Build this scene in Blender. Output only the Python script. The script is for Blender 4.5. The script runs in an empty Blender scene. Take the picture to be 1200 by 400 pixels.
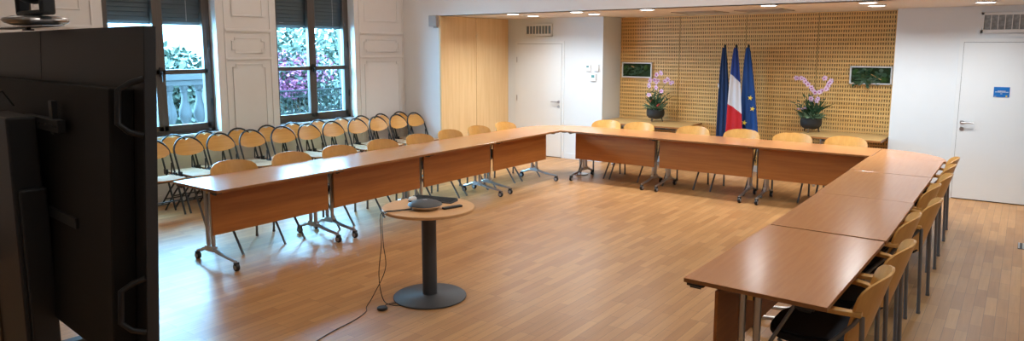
import bpy, bmesh, math, random
from mathutils import Vector, Matrix
random.seed(7)
C = bpy.context.scene.collection
PI = math.pi
R = math.radians

# ------------------------------------------------------------------ materials
def mat(name, col, rough=.5, metal=0., emit=None, estr=0., spec=.5, coat=0.):
    m = bpy.data.materials.new(name); m.use_nodes = True
    b = m.node_tree.nodes['Principled BSDF']
    b.inputs['Base Color'].default_value = (*col, 1)
    b.inputs['Roughness'].default_value = rough
    b.inputs['Metallic'].default_value = metal
    b.inputs['Specular IOR Level'].default_value = spec
    if coat: b.inputs['Coat Weight'].default_value = coat
    if emit:
        b.inputs['Emission Color'].default_value = (*emit, 1); b.inputs['Emission Strength'].default_value = estr
    return m

def nodes(m): return m.node_tree.nodes, m.node_tree.links, m.node_tree.nodes['Principled BSDF']

def wood(name, c1, c2, rough=.35, axis=0, scale=1., spec=.5, amount=.6):
    """long grain: stretched noise, two tones"""
    m = mat(name, c1, rough, spec=spec); n, l, b = nodes(m)
    tc = n.new('ShaderNodeTexCoord'); mp = n.new('ShaderNodeMapping')
    s = [38*scale]*3; s[axis] = 2.2*scale; mp.inputs['Scale'].default_value = s
    l.new(tc.outputs['Object'], mp.inputs['Vector'])
    nz = n.new('ShaderNodeTexNoise'); nz.inputs['Scale'].default_value = 1.; nz.inputs['Detail'].default_value = 5; nz.inputs['Roughness'].default_value = .6
    l.new(mp.outputs['Vector'], nz.inputs['Vector'])
    r = n.new('ShaderNodeValToRGB'); e = r.color_ramp.elements
    e[0].position = .5-.25*amount; e[0].color = (*c2, 1); e[1].position = .5+.25*amount; e[1].color = (*c1, 1)
    l.new(nz.outputs['Fac'], r.inputs['Fac']); l.new(r.outputs['Color'], b.inputs['Base Color'])
    return m

def noisy(name, c1, c2, scale=20, rough=.6, bump=0., **k):
    m = mat(name, c1, rough, **k); n, l, b = nodes(m)
    tc = n.new('ShaderNodeTexCoord'); nz = n.new('ShaderNodeTexNoise'); nz.inputs['Scale'].default_value = scale; nz.inputs['Detail'].default_value = 4
    l.new(tc.outputs['Object'], nz.inputs['Vector'])
    mx = n.new('ShaderNodeMix'); mx.data_type = 'RGBA'; mx.inputs[6].default_value = (*c1, 1); mx.inputs[7].default_value = (*c2, 1)
    l.new(nz.outputs['Fac'], mx.inputs[0]); l.new(mx.outputs[2], b.inputs['Base Color'])
    if bump:
        bp = n.new('ShaderNodeBump'); bp.inputs['Strength'].default_value = bump; bp.inputs['Distance'].default_value = .01
        l.new(nz.outputs['Fac'], bp.inputs['Height']); l.new(bp.outputs['Normal'], b.inputs['Normal'])
    return m

def parquet():
    m = mat('parquet_oak', (.5, .3, .15), .33); n, l, b = nodes(m)
    tc = n.new('ShaderNodeTexCoord'); mp = n.new('ShaderNodeMapping'); mp.inputs['Rotation'].default_value = (0, 0, PI/2)
    l.new(tc.outputs['Object'], mp.inputs['Vector'])
    br = n.new('ShaderNodeTexBrick'); br.offset = .37; br.offset_frequency = 3; br.squash = 1
    for k, v in (('Scale', 1.), ('Mortar Size', .0012), ('Mortar Smooth', .2), ('Brick Width', .46), ('Row Height', .072), ('Bias', 0.)): br.inputs[k].default_value = v
    br.inputs['Color1'].default_value = (.56, .29, .112, 1); br.inputs['Color2'].default_value = (.42, .20, .072, 1); br.inputs['Mortar'].default_value = (.20, .11, .055, 1)
    l.new(mp.outputs['Vector'], br.inputs['Vector'])
    m2 = n.new('ShaderNodeMapping'); m2.inputs['Scale'].default_value = (30, 1.6, 1); l.new(tc.outputs['Object'], m2.inputs['Vector'])
    nz = n.new('ShaderNodeTexNoise'); nz.inputs['Scale'].default_value = 1.6; nz.inputs['Detail'].default_value = 6; l.new(m2.outputs['Vector'], nz.inputs['Vector'])
    mr = n.new('ShaderNodeMapRange'); mr.inputs['To Min'].default_value = .80; mr.inputs['To Max'].default_value = 1.18; l.new(nz.outputs['Fac'], mr.inputs['Value'])
    mx = n.new('ShaderNodeMix'); mx.data_type = 'RGBA'; mx.blend_type = 'MULTIPLY'; mx.inputs[0].default_value = 1
    l.new(br.outputs['Color'], mx.inputs[6]); l.new(mr.outputs['Result'], mx.inputs[7]); l.new(mx.outputs[2], b.inputs['Base Color'])
    n3 = n.new('ShaderNodeTexNoise'); n3.inputs['Scale'].default_value = 3.; l.new(tc.outputs['Object'], n3.inputs['Vector'])
    r3 = n.new('ShaderNodeMapRange'); r3.inputs['To Min'].default_value = .30; r3.inputs['To Max'].default_value = .42; l.new(n3.outputs['Fac'], r3.inputs['Value']); l.new(r3.outputs['Result'], b.inputs['Roughness'])
    return m

def glass():
    m = bpy.data.materials.new('window_glass'); m.use_nodes = True; n, l = m.node_tree.nodes, m.node_tree.links
    n.clear(); o = n.new('ShaderNodeOutputMaterial'); mx = n.new('ShaderNodeMixShader'); t = n.new('ShaderNodeBsdfTransparent'); g = n.new('ShaderNodeBsdfGlossy')
    g.inputs['Roughness'].default_value = .02; t.inputs['Color'].default_value = (.93, .98, .98, 1)
    f = n.new('ShaderNodeFresnel'); f.inputs['IOR'].default_value = 1.35
    l.new(f.outputs[0], mx.inputs[0]); l.new(t.outputs[0], mx.inputs[1]); l.new(g.outputs[0], mx.inputs[2]); l.new(mx.outputs[0], o.inputs[0])
    return m

M = dict(
    top=wood('beech_laminate_top', (.55, .245, .10), (.48, .20, .08), .21, amount=.9, spec=.6),
    edge=wood('beech_edge', (.36, .15, .045), (.30, .12, .035), .4),
    panel=wood('beech_modesty_panel', (.43, .15, .030), (.36, .115, .022), .42),
    ply=wood('beech_ply', (.70, .36, .092), (.61, .29, .066), .33, axis=2, scale=.6),
    fply=wood('beech_ply_golden', (.70, .36, .085), (.60, .29, .062), .33, axis=0, scale=.6),
    fseat=wood('beech_ply_seat', (.58, .40, .25), (.50, .33, .20), .35, axis=1, scale=.6),
    oak=wood('light_oak_panel', (.80, .55, .28), (.72, .47, .22), .45, axis=2, scale=.5),
    perf=wood('perforated_oak', (.80, .50, .185), (.70, .42, .14), .45, axis=0, scale=.5),
    perfdark=mat('acoustic_backing', (.15, .085, .035), .9),
    console=wood('console_beech_lit', (.55, .36, .15), (.47, .29, .11), .4),  # table wood made paler and yellower, alcove light put into its colour
    round=wood('round_top_beech', (.76, .43, .20), (.68, .37, .16), .33),
    floor=parquet(),
    white=noisy('white_wall_paint', (.73, .775, .80), (.70, .745, .77), 6, .6),
    plaster=noisy('warm_white_plaster', (.78, .735, .72), (.75, .70, .685), 5, .6),
    soffit=noisy('soffit_bounce_tint', (.74, .70, .64), (.71, .66, .60), 3, .7),  # warm bounce from the floor put into the ceiling colour as beige
    doorw=noisy('white_door_lacquer', (.76, .79, .80), (.74, .77, .78), 8, .4),
    steel=mat('painted_steel_grey', (.20, .205, .215), .38, .7),
    silver=mat('silver_metal', (.50, .50, .52), .3, .9),
    chrome=mat('chrome', (.75, .75, .78), .15, 1.),
    black=noisy('black_plastic', (.012, .012, .013), (.016, .016, .017), 60, .45),
    tvback=noisy('display_back_black', (.0075, .0055, .004), (.009, .007, .005), 120, .6, spec=.3),
    tvedge=noisy('display_edge_grey', (.026, .023, .022), (.030, .027, .026), 80, .45),
    fabric=noisy('black_seat_fabric', (.010, .010, .012), (.020, .020, .024), 150, .95, .1),
    btube=mat('black_tube', (.018, .022, .026), .32, .2),
    graphite=noisy('graphite_powder_coat', (.055, .060, .068), (.066, .072, .08), 90, .5),
    frame=mat('bronze_window_frame', (.085, .066, .055), .42),
    shutter=noisy('grey_roller_shutter', (.10, .115, .12), (.12, .135, .14), 30, .6),
    stone=noisy('pale_stone', (.058, .058, .058), (.044, .045, .046), 7, .8, .2),
    glass=glass(),
    leaf=noisy('green_leaves', (.020, .032, .019), (.048, .062, .040), 9, .55),
    leafdark=noisy('dark_green_leaves', (.018, .055, .020), (.04, .10, .04), 25, .5),
    leafpale=noisy('pale_green_leaves', (.25, .36, .24), (.12, .22, .11), 30, .5),
    moss=noisy('moss', (.008, .022, .006), (.024, .05, .012), 70, .95, .6),
    mossball=noisy('bright_moss', (.03, .075, .014), (.05, .11, .024), 90, .95, .6),
    orchid=noisy('orchid_petal', (.72, .45, .66), (.82, .66, .80), 40, .5),
    magenta=mat('orchid_lip', (.45, .05, .28), .5),
    coral=mat('coral_flower', (.75, .13, .10), .5),
    bougain=noisy('bougainvillea_flower', (.15, .022, .070), (.23, .05, .11), 12, .6),
    bark=mat('brown_stem', (.12, .075, .04), .8),
    potblk=noisy('black_ceramic', (.016, .017, .018), (.024, .025, .026), 50, .55),
    iron=mat('wrought_iron', (.006, .007, .007), .75, spec=.2),
    navy=noisy('navy_flag_cloth', (.008, .032, .105), (.012, .042, .13), 40, .8),
    fblue=noisy('blue_flag_cloth', (.010, .040, .22), (.014, .05, .26), 40, .8),
    fwhite=noisy('white_flag_cloth', (.72, .72, .74), (.66, .66, .70), 40, .8),
    fred=noisy('red_flag_cloth', (.62, .015, .02), (.54, .012, .018), 40, .8),
    eublue=noisy('european_blue_cloth', (.008, .055, .22), (.012, .07, .26), 40, .8),
    gold=mat('star_yellow', (.80, .58, .06), .7),
    lens=mat('lamp_diffuser', (.9, .9, .9), .5, emit=(1, .96, .90), estr=9.),
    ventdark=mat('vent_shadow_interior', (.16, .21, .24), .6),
    ventglass=noisy('ribbed_grey_glass', (.10, .11, .12), (.5, .56, .60), 26, .2),
    signblue=mat('sign_blue', (.005, .14, .46), .4),
    lcd=mat('green_lcd', (.10, .28, .27), .3),
    greybox=mat('grey_plastic', (.36, .34, .34), .5),
    grille=mat('grey_ceiling_grille', (.40, .35, .27), .6),
    ground=noisy('terrace_paving', (.22, .22, .21), (.18, .18, .17), 4, .8),
    facade=noisy('pale_facade', (.25, .25, .24), (.2, .2, .2), 3, .8),
    brass=mat('brass_catch', (.55, .38, .14), .35, .8),
    brownside=mat('brown_strip', (.10, .055, .025), .55),
    whitep=mat('white_plastic', (.75, .75, .74), .4),
    foot=mat('rubber_foot', (.03, .03, .03), .8),
)

# ------------------------------------------------------------------ mesh builder
class MB:
    def __init__(s): s.v = []; s.f = []; s.m = []; s.k = 0
    def add(s, vs, fs, mi=None):
        o = len(s.v); s.v += [tuple(x) for x in vs]
        for f in fs: s.f.append(tuple(i+o for i in f)); s.m.append(s.k if mi is None else mi)
        return s
    def box(s, x0, x1, y0, y1, z0, z1, mi=None, sides=None):
        vs = [(x0,y0,z0),(x1,y0,z0),(x1,y1,z0),(x0,y1,z0),(x0,y0,z1),(x1,y0,z1),(x1,y1,z1),(x0,y1,z1)]
        fs = [(0,3,2,1),(4,5,6,7),(0,1,5,4),(1,2,6,5),(2,3,7,6),(3,0,4,7)]
        s.add(vs, fs, mi)
        if sides is not None:
            for i in range(2, 6): s.m[-6+i] = sides
        return s
    def prism(s, poly, z0, z1, mi=None, sides=None):
        n = len(poly); vs = [(x,y,z0) for x,y in poly]+[(x,y,z1) for x,y in poly]
        fs = [tuple(range(n-1,-1,-1)), tuple(range(n,2*n))]
        s.add(vs, fs, mi)
        s.add(vs, [(i,(i+1)%n,n+(i+1)%n,n+i) for i in range(n)], sides if sides is not None else mi)
        return s
    def tube(s, pts, r, seg=8, mi=None, cap=True, closed=False):
        P = [Vector(p) for p in pts]; n = len(P); vs = []; fs = []; up = None
        rr = r if isinstance(r, (list, tuple)) else [r]*n
        for i in range(n):
            if closed: t = (P[(i+1)%n]-P[i-1]).normalized()
            else: t = (P[min(i+1,n-1)]-P[max(i-1,0)]).normalized()
            if up is None:
                a = Vector((0,0,1)) if abs(t.z) < .9 else Vector((1,0,0))
                up = (a-t*a.dot(t)).normalized()
            else: up = (up-t*up.dot(t)).normalized()
            w = t.cross(up)
            for k in range(seg):
                a = 2*PI*k/seg; vs.append(P[i]+(up*math.cos(a)+w*math.sin(a))*rr[i])
        for i in range(n if closed else n-1):
            j = (i+1) % n
            for k in range(seg):
                k2 = (k+1) % seg; fs.append((i*seg+k, i*seg+k2, j*seg+k2, j*seg+k))
        if cap and not closed: fs += [tuple(range(seg-1,-1,-1)), tuple((n-1)*seg+k for k in range(seg))]
        return s.add(vs, fs, mi)
    def lathe(s, prof, cx=0, cy=0, seg=32, mi=None, axis='z', c=(0,0,0)):
        vs = []; fs = []; n = len(prof)
        for (r, h) in prof:
            for k in range(seg):
                a = 2*PI*k/seg; x, y = r*math.cos(a), r*math.sin(a)
                if axis == 'z': vs.append((cx+x, cy+y, h))
                elif axis == 'x': vs.append((c[0]+h, c[1]+x, c[2]+y))
                else: vs.append((c[0]+y, c[1]+h, c[2]+x))
        for i in range(n-1):
            for k in range(seg):
                k2 = (k+1) % seg; fs.append((i*seg+k, i*seg+k2, (i+1)*seg+k2, (i+1)*seg+k))
        if prof[0][0] > 1e-6: fs.append(tuple(range(seg-1,-1,-1)))
        if prof[-1][0] > 1e-6: fs.append(tuple((n-1)*seg+k for k in range(seg)))
        return s.add(vs, fs, mi)
    def leaf(s, c, d, nrm, L, W, mi=None, bend=.15):
        """one pointed leaf: four quads along direction d"""
        c = Vector(c); d = Vector(d).normalized(); n = Vector(nrm); n = (n-d*n.dot(d))
        n = n.normalized() if n.length > 1e-4 else d.orthogonal().normalized()
        w = d.cross(n); vs = []
        for t, q in ((0,.15),(.3,.9),(.6,.85),(1,.02)):
            p = c+d*(L*t)-n*(bend*L*t*t); vs += [p-w*(W*q/2), p+w*(W*q/2)]
        return s.add(vs, [(0,1,3,2),(2,3,5,4),(4,5,7,6)], mi)
    def build(s, name, mats, parent=None, smooth=35, bevel=0, seg=2):
        me = bpy.data.meshes.new(name); me.from_pydata([tuple(x) for x in s.v], [], s.f)
        for m in (mats if isinstance(mats, (list, tuple)) else [mats]): me.materials.append(M[m])
        me.polygons.foreach_set('material_index', s.m)
        bm = bmesh.new(); bm.from_mesh(me)
        bmesh.ops.remove_doubles(bm, verts=bm.verts, dist=1e-6)
        bmesh.ops.recalc_face_normals(bm, faces=bm.faces); bm.to_mesh(me); bm.free()
        if smooth:
            me.polygons.foreach_set('use_smooth', [True]*len(me.polygons)); me.set_sharp_from_angle(angle=R(smooth))
        o = bpy.data.objects.new(name, me); C.objects.link(o)
        if parent: o.parent = parent
        if bevel:
            b = o.modifiers.new('bevel', 'BEVEL'); b.width = bevel; b.segments = seg; b.limit_method = 'ANGLE'; b.angle_limit = R(40)
        return o

def tag(o, label, cat, group=None):
    o['label'] = label; o['category'] = cat
    if group: o['group'] = group
    return o
def thing(name, label, cat, loc=(0,0,0), rz=0, group=None):
    o = bpy.data.objects.new(name, None); C.objects.link(o); o.location = loc; o.rotation_euler = (0,0,rz); o.empty_display_size = .1
    return tag(o, label, cat, group)
def struct(o): o['kind'] = 'structure'; return o
KIDS = {}
def kids(o): return [c for c in C.objects if c.parent is o]
def dup(root, loc, rz, label, group=None):
    def rec(o, par):
        c = o.copy(); C.objects.link(c); c.parent = par
        for ch in KIDS.setdefault(o.name, kids(o)): rec(ch, c)
        return c
    r = rec(root, None); r.location = loc; r.rotation_euler = (0,0,rz); r['label'] = label
    if group: r['group'] = group
    return r
ORD = ['first','second','third','fourth','fifth','sixth','seventh','eighth','ninth','tenth','eleventh','twelfth']

# ------------------------------------------------------------------ room shell
XL, YF, ZS, ZC = -3.10, -.16, 2.49, 4.3          # left wall, far wall of hall, soffit, hall ceiling
XO, YD, YR, YB = -2.25, 1.71, 1.89, 2.35         # opening edge, door wall, right white wall, slotted wall
XE, YN = 8.2, -12.2
b = MB(); b.box(XL-.4, XE+.2, YN-.2, 2.6, -.1, 0); struct(b.build('floor', 'floor'))
b = MB(); b.box(XL-.4, XE+.2, YN-.2, YF+.25, ZC, ZC+.1); struct(b.build('ceiling', 'white'))
b = MB(); b.box(XO-.1, XE+.2, YF+.001, 2.6, ZS, ZS+.1); struct(b.build('ceiling', 'soffit'))
b = MB(); b.box(XE, XE+.2, YN, 2.5, 0, ZC); struct(b.build('wall_right', 'white'))
b = MB(); b.box(XL-.35, XE, YN-.2, YN, 0, ZC); struct(b.build('wall_near', 'white'))
# far wall of the hall with its opening to the alcove
b = MB(); b.box(XL-.35, XO-.03, YF, YF+.2, 0, ZC); b.box(XO-.03, XE, YF, YF+.2, ZS+.0, ZC); struct(b.build('wall_far', 'plaster', smooth=0))
b = MB(); b.box(XO-.25, XO-.03, YF+.2, YD+.2, 0, ZS); struct(b.build('wall_alcove_side', 'white', smooth=0))
b = MB()
b.box(XO-.2, -.25, YD, YD+.7, 0, ZS); struct(b.build('wall_alcove_door', 'white', smooth=0))
b = MB(); b.box(4.12, XE, YR, YR+.6, 0, ZS); struct(b.build('wall_alcove_right', 'white', smooth=0))
# sliding light-oak panels lining the side of the opening
for i, (a, c) in enumerate(((YF+.0, .765), (.775, YD))):
    p = MB(); p.box(XO-.03, XO, a, c, .01, ZS-.003); o = struct(p.build('wall_panel', 'oak', bevel=.003))
# perforated wall : real slots in front of a dark backing
def perforated(x0, x1):
    m = MB(); nx = max(1, round((x1-x0)/.0325)); cw = (x1-x0)/nx; ch = .0622; nz = 38; zb = ZS-nz*ch
    y = YB; d = .014; vs = []; fs = []
    for i in range(nx):
        for j in range(nz):
            X0, X1 = x0+i*cw, x0+(i+1)*cw; Z0, Z1 = zb+j*ch, zb+(j+1)*ch
            xm, zm = (X0+X1)/2, (Z0+Z1)/2; a, h = .0062, .0180
            o = len(vs)
            vs += [(X0,y,Z0),(X1,y,Z0),(X1,y,Z1),(X0,y,Z1),(xm-a,y,zm-h),(xm+a,y,zm-h),(xm+a,y,zm+h),(xm-a,y,zm+h),
                   (xm-a,y+d,zm-h),(xm+a,y+d,zm-h),(xm+a,y+d,zm+h),(xm-a,y+d,zm+h)]
            for k in range(4):
                k2 = (k+1) % 4; fs += [(o+k,o+k2,o+4+k2,o+4+k),(o+4+k,o+4+k2,o+8+k2,o+8+k)]
    m.add(vs, fs); m.add([(x0,y,.1),(x1,y,.1),(x1,y,zb),(x0,y,zb)], [(0,1,2,3)])
    for xx in (x0, x1): m.add([(xx,y,.1),(xx,y+.02,.1),(xx,y+.02,ZS),(xx,y,ZS)], [(0,1,2,3)])
    return struct(m.build('wall_slotted', 'perf', smooth=0))
xs = [-.25, .85, 1.955, 3.03, 4.12]
for i in range(4): perforated(xs[i]+.004, xs[i+1]-.004)
b = MB(); b.box(-.25, 4.12, YB+.02, YB+.05, 0, ZS); struct(b.build('wall_backing', 'perfdark'))
b = MB(); b.box(-.25, 4.12, YB-.012, YB+.02, 0, .1); struct(b.build('baseboard_far', 'white', bevel=.003))
b = MB(); b.box(XO, -2.09, YD-.012, YD, 0, .1); b.box(-.985, -.25, YD-.012, YD, 0, .1); b.box(-.25, -.238, YD, YB, 0, .1); struct(b.build('baseboard_alcove', 'white', bevel=.003))

# left wall with two deep window openings
WIN = [(-5.03, -3.62), (-2.70, -1.25)]; WZ0, WZ1 = .86, 3.2
b = MB(); ys = [YN]+[q for w_ in WIN for q in w_]+[YF]
for i in range(0, 5, 2): b.box(XL-.34, XL, ys[i], ys[i+1], 0, ZC)
for a, c in WIN: b.box(XL-.34, XL, a, c, 0, WZ0); b.box(XL-.34, XL, a, c, WZ1, ZC)
struct(b.build('wall_left', 'plaster', smooth=0))
# plaster mouldings
mo = MB()
def strip_h(y0, y1, z, w=.035, d=.012): mo.box(XL, XL+d, y0, y1, z-w/2, z+w/2); mo.box(XL+d, XL+d+.008, y0, y1, z-w/5, z+w/5)
def loop(pts, w=.020, d=.009):
    n = len(pts)
    for i in range(n):
        (y0, z0), (y1, z1) = pts[i], pts[(i+1) % n]
        if abs(y0-y1) < 1e-6: mo.box(XL, XL+d, y0-w/2, y0+w/2, min(z0,z1)-w/2, max(z0,z1)+w/2)
        else: mo.box(XL, XL+d, min(y0,y1)-w/2, max(y0,y1)+w/2, z0-w/2, z0+w/2)
def notched(y0, y1, z0, z1, n=.045): return [(y0+n,z0),(y1-n,z0),(y1-n,z0+n),(y1,z0+n),(y1,z1-n),(y1-n,z1-n),(y1-n,z1),(y0+n,z1),(y0+n,z1-n),(y0,z1-n),(y0,z0+n),(y0+n,z0+n)]
for (y0, y1) in ((-3.50, -2.80), (-1.15, -.19), (-5.84, -5.15), (-8.18, -7.49)):
    strip_h(y0, y1, 2.20, .05, .018); strip_h(y0, y1, 1.815, .04, .014)
    loop([(y0+.12,2.40),(y1-.12,2.40),(y1-.12,3.6),(y0+.12,3.6)])
    loop(notched(y0+.10, y1-.10, 1.90, 2.10)); loop(notched(y0+.10, y1-.10, .45, 1.745))
    for yy in (y0, y1): mo.box(XL, XL+.012, yy-.012, yy+.012, .12, 3.9)
mo.box(XL, XL+.02, YN, YF, 0, .12)
struct(mo.build('trim_1', 'plaster', smooth=0, bevel=.004))

# windows: frame > sashes (> glass pane), shutter, handle
XF = XL-.17
for wi, (a, c) in enumerate(WIN):
    f = MB(); e = .055
    f.box(XF-.05, XF+.02, a, a+e, WZ0, WZ1); f.box(XF-.05, XF+.02, c-e, c, WZ0, WZ1); f.box(XF-.05, XF+.02, a, c, WZ0, WZ0+.045); f.box(XF-.05, XF+.02, a, c, WZ1-.06, WZ1)
    W = struct(f.build('window_%d' % (wi+1), 'frame', bevel=.004))
    mid = (a+c)/2
    for (p, q) in ((a+e, mid-.004), (mid+.004, c-e)):
        s = MB(); t = .06; z0, z1 = WZ0+.045, WZ1-.06
        s.box(XF-.03, XF+.035, p, p+t, z0, z1); s.box(XF-.03, XF+.035, q-t, q, z0, z1); s.box(XF-.03, XF+.035, p, q, z0, z0+.07); s.box(XF-.03, XF+.035, p, q, z1-.06, z1); s.box(XF-.03, XF+.035, p, q, 1.63, 1.69)
        so = s.build('sash', 'frame', W, bevel=.004)
        g = MB(); g.add([(XF,p+t,z0+.07),(XF,q-t,z0+.07),(XF,q-t,1.63),(XF,p+t,1.63)], [(0,1,2,3)]); g.add([(XF,p+t,1.69),(XF,q-t,1.69),(XF,q-t,z1-.06),(XF,p+t,z1-.06)], [(0,1,2,3)])
        g.build('glass_pane', 'glass', so, smooth=0)
    sh = MB(); z = 2.30
    while z < WZ1:
        z1_ = min(z+.052, WZ1); y0_, y1_ = a+.03, c-.03
        sh.add([(XF-.098,y0_,z),(XF-.070,y0_,z),(XF-.070,y1_,z),(XF-.098,y1_,z),(XF-.104,y0_,z1_),(XF-.094,y0_,z1_),(XF-.094,y1_,z1_),(XF-.104,y1_,z1_)], [(0,3,2,1),(4,5,6,7),(0,1,5,4),(1,2,6,5),(2,3,7,6),(3,0,4,7)]); z += .056
    sh.box(XF-.108, XF-.102, a+.03, c-.03, 2.30, WZ1); sh.box(XF-.100, XF-.062, a+.03, c-.03, 2.262, 2.302); sh.box(XF-.062, XF-.058, c-.42, c-.20, 2.285, 2.300)
    sh.build('roller_shutter', 'shutter', W, smooth=0)
    h = MB(); h.box(XF+.035, XF+.055, mid-.02, mid+.02, 1.60, 1.72); h.tube([(XF+.05,mid,1.66),(XF+.085,mid,1.66),(XF+.085,mid,1.54)], .011); h.build('handle', 'black', W)
    hg = MB()
    for zz in (1.25, 2.02): hg.lathe([(.012,zz-.05),(.012,zz+.05)], XF+.05, c-.04, 10)
    hg.build('hinge', 'black', W)
    k = MB()
    for q in range(40): k.lathe([(.001,2.32+q*.024-.008),(.006,2.32+q*.024),(.001,2.32+q*.024+.008)], XF+.06, c-.34, 6)
    k.build('bead_chain', 'whitep', W)
    sl = MB(); sl.box(XF+.02, XL+.015, a, c, WZ0-.03, WZ0); sl.build('sill', 'white', W, bevel=.004)

# doors
def door(idx, x0, x1, y, h, hx, side):
    f = MB(); w = .05
    f.box(x0-w, x0-.004, y-.012, y, 0, h+w); f.box(x1+.004, x1+w, y-.012, y, 0, h+w); f.box(x0-.004, x1+.004, y-.012, y, h+.004, h+w)
    D = struct(f.build('door_%d' % idx, 'doorw', bevel=.002))
    l = MB(); l.box(x0, x1, y-.02, y-.001, .012, h); l.build('door_leaf', 'doorw', D, bevel=.002)
    g = MB(); g.box(x0-.004, x1+.004, y-.003, y-.0005, .0, h+.004); g.build('shadow_gap', 'black', D)
    hd = MB(); hd.lathe([(.026,y-.03),(.026,y-.02)], axis='y', c=(hx,0,1.01), seg=20); hd.tube([(hx,y-.02,1.01),(hx,y-.07,1.01),(hx+side*.025,y-.075,1.01),(hx+side*.13,y-.075,1.01)], .0105, 10)
    hd.lathe([(.026,y-.028),(.026,y-.02)], axis='y', c=(hx,0,.925), seg=20); hd.lathe([(.010,y-.034),(.010,y-.026)], axis='y', c=(hx,0,.925), seg=12)
    hd.build('door_handle', 'silver', D)
    if idx == 1:
        hn = MB()
        for z in (.35, 1.05, 1.75): hn.lathe([(.009,z-.05),(.009,z+.05)], x0-.004, y-.024, 10)
        hn.build('hinge', 'silver', D)
door(1, -2.03, -1.065, YD, 2.035, -1.115, -1)
door(2, 4.905, 5.84, YR, 2.035, 4.955, 1)

# ------------------------------------------------------------------ fittings on walls and ceilings
def vent(name, label, x0, x1, z0, z1, y, n, inner, sw=.007, frame='doorw'):
    t = thing(name, label, 'air vent', ((x0+x1)/2, y, (z0+z1)/2)); cx, cz = (x0+x1)/2, (z0+z1)/2
    a, h = (x1-x0)/2, (z1-z0)/2; f = MB(); w = .035
    f.box(-a, a, -.025, -.001, h-w, h); f.box(-a, a, -.025, -.001, -h, -h+w*1.3); f.box(-a, -a+w, -.025, -.001, -h, h); f.box(a-w, a, -.025, -.001, -h, h)
    f.build('frame', frame, t, bevel=.004)
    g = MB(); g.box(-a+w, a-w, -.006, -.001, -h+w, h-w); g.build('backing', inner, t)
    for i in range(n):
        x = -a+w+(2*a-2*w)*(i+1)/(n+1); s = MB(); s.box(x-sw, x+sw, -.02, -.006, -h+w*1.2, h-w); s.build('slat', frame, t)
    return t
vent('wall_vent', 'small white wall vent with vertical slats above the left white door', -1.86, -1.26, 2.17, 2.39, YD, 7, 'ventdark')
vent('wall_vent', 'wide white framed vent with grey glass louvres above the right white door', 5.06, 5.86, 2.15, 2.41, YR, 9, 'ventglass', .004)

def wallbox(name, label, cat, x, z, w, h, d, y, m='whitep', screen=None):
    t = thing(name, label, cat, (x, y, z)); bx = MB(); bx.box(-w/2, w/2, -d, 0, -h/2, h/2); bx.build('housing', m, t, bevel=.005)
    if screen:
        s = MB(); s.box(screen[0]-screen[2]/2, screen[0]+screen[2]/2, -d-.002, -d+.001, screen[1]-screen[3]/2, screen[1]+screen[3]/2); s.build('display', 'lcd', t)
    return t
wallbox('room_thermostat', 'small white thermostat with tiny green screen, upper left of three wall controls', 'thermostat', -.515, 1.62, .085, .11, .03, YD, screen=(-.012, .025, .045, .028))
wallbox('wall_sensor', 'plain white wall sensor without a screen, beside the upper thermostat', 'sensor', -.355, 1.625, .085, .115, .035, YD)
wallbox('room_thermostat', 'white thermostat with larger green screen, lowest of three wall controls', 'thermostat', -.42, 1.46, .11, .125, .028, YD, screen=(-.002, .02, .058, .044))
# blue sign on the right door
t = thing('door_sign', 'small blue rectangular sign with white lettering on right white door', 'sign', (5.345, YR-.02, 1.415))
s = MB(); s.box(-.083, .083, -.006, -.0005, -.064, .064); s.build('plate', 'signblue', t, bevel=.001)
s = MB()
for z, x0, x1 in ((.013, -.042, .042), (.001, -.066, .072), (-.020, -.010, .010)):
    x = x0
    while x < x1:
        w = random.choice((.006, .008, .010, .012)); s.box(x, min(x+w, x1), -.0075, -.006, z-.004, z+.004); x += w+.0025
s.box(-.075, -.05, -.0075, -.006, -.058, -.052); s.build('lettering', 'whitep', t)
s = MB(); s.box(.045, .062, -.0075, -.006, -.058, -.040); s.build('emblem', 'gold', t)
t = thing('wall_speaker', 'small grey box mounted on the wall beside the oak panel top edge', 'speaker', (-2.36, YF, 2.405))
s = MB(); s.box(-.09, .075, -.07, -.0005, -.09, .09); s.build('housing', 'greybox', t, bevel=.008)
s = MB(); s.box(.0, .06, -.05, -.0005, -.115, -.09); s.build('bracket', 'greybox', t)

DL = [(-.93,.05,'far left downlight of the front row in the alcove ceiling'), (-1.02,.74,'far left downlight of the rear row, above the left white door'),
      (.22,.05,'second downlight from the left in the front row of the alcove ceiling'), (.13,.72,'rear downlight over the white wall end beside the slotted wall'),
      (1.34,.05,'front row downlight above the left plant and pale console'), (2.96,.06,'front row downlight to the right of the three flags'),
      (4.04,.20,'front row downlight above the right plant, paired with one behind'), (4.02,.89,'rear downlight near the top corner of the right white wall'),
      (5.14,.89,'downlight in front of the wide vent over the right white door')]
for x, y, lab in DL:
    t = thing('ceiling_downlight', lab, 'downlight', (x, y, ZS), 0, 'round white downlights in the alcove ceiling')
    r = MB(); r.lathe([(.105,-.0005),(.112,-.006),(.098,-.012),(.096,-.004)], seg=28); r.build('trim_ring', 'whitep', t)
    d = MB(); d.lathe([(.0,-.014),(.07,-.0135),(.097,-.007)], seg=28); d.build('diffuser', 'lens', t)
    L = bpy.data.lights.new('downlight_lamp', 'AREA'); L.shape = 'DISK'; L.size = .18; L.energy = 15.5; L.color = (.90, .96, 1.0); L.spread = R(150)
    o = bpy.data.objects.new('downlight_lamp', L); C.objects.link(o); o.location = (x, y, ZS-.022)
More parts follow.
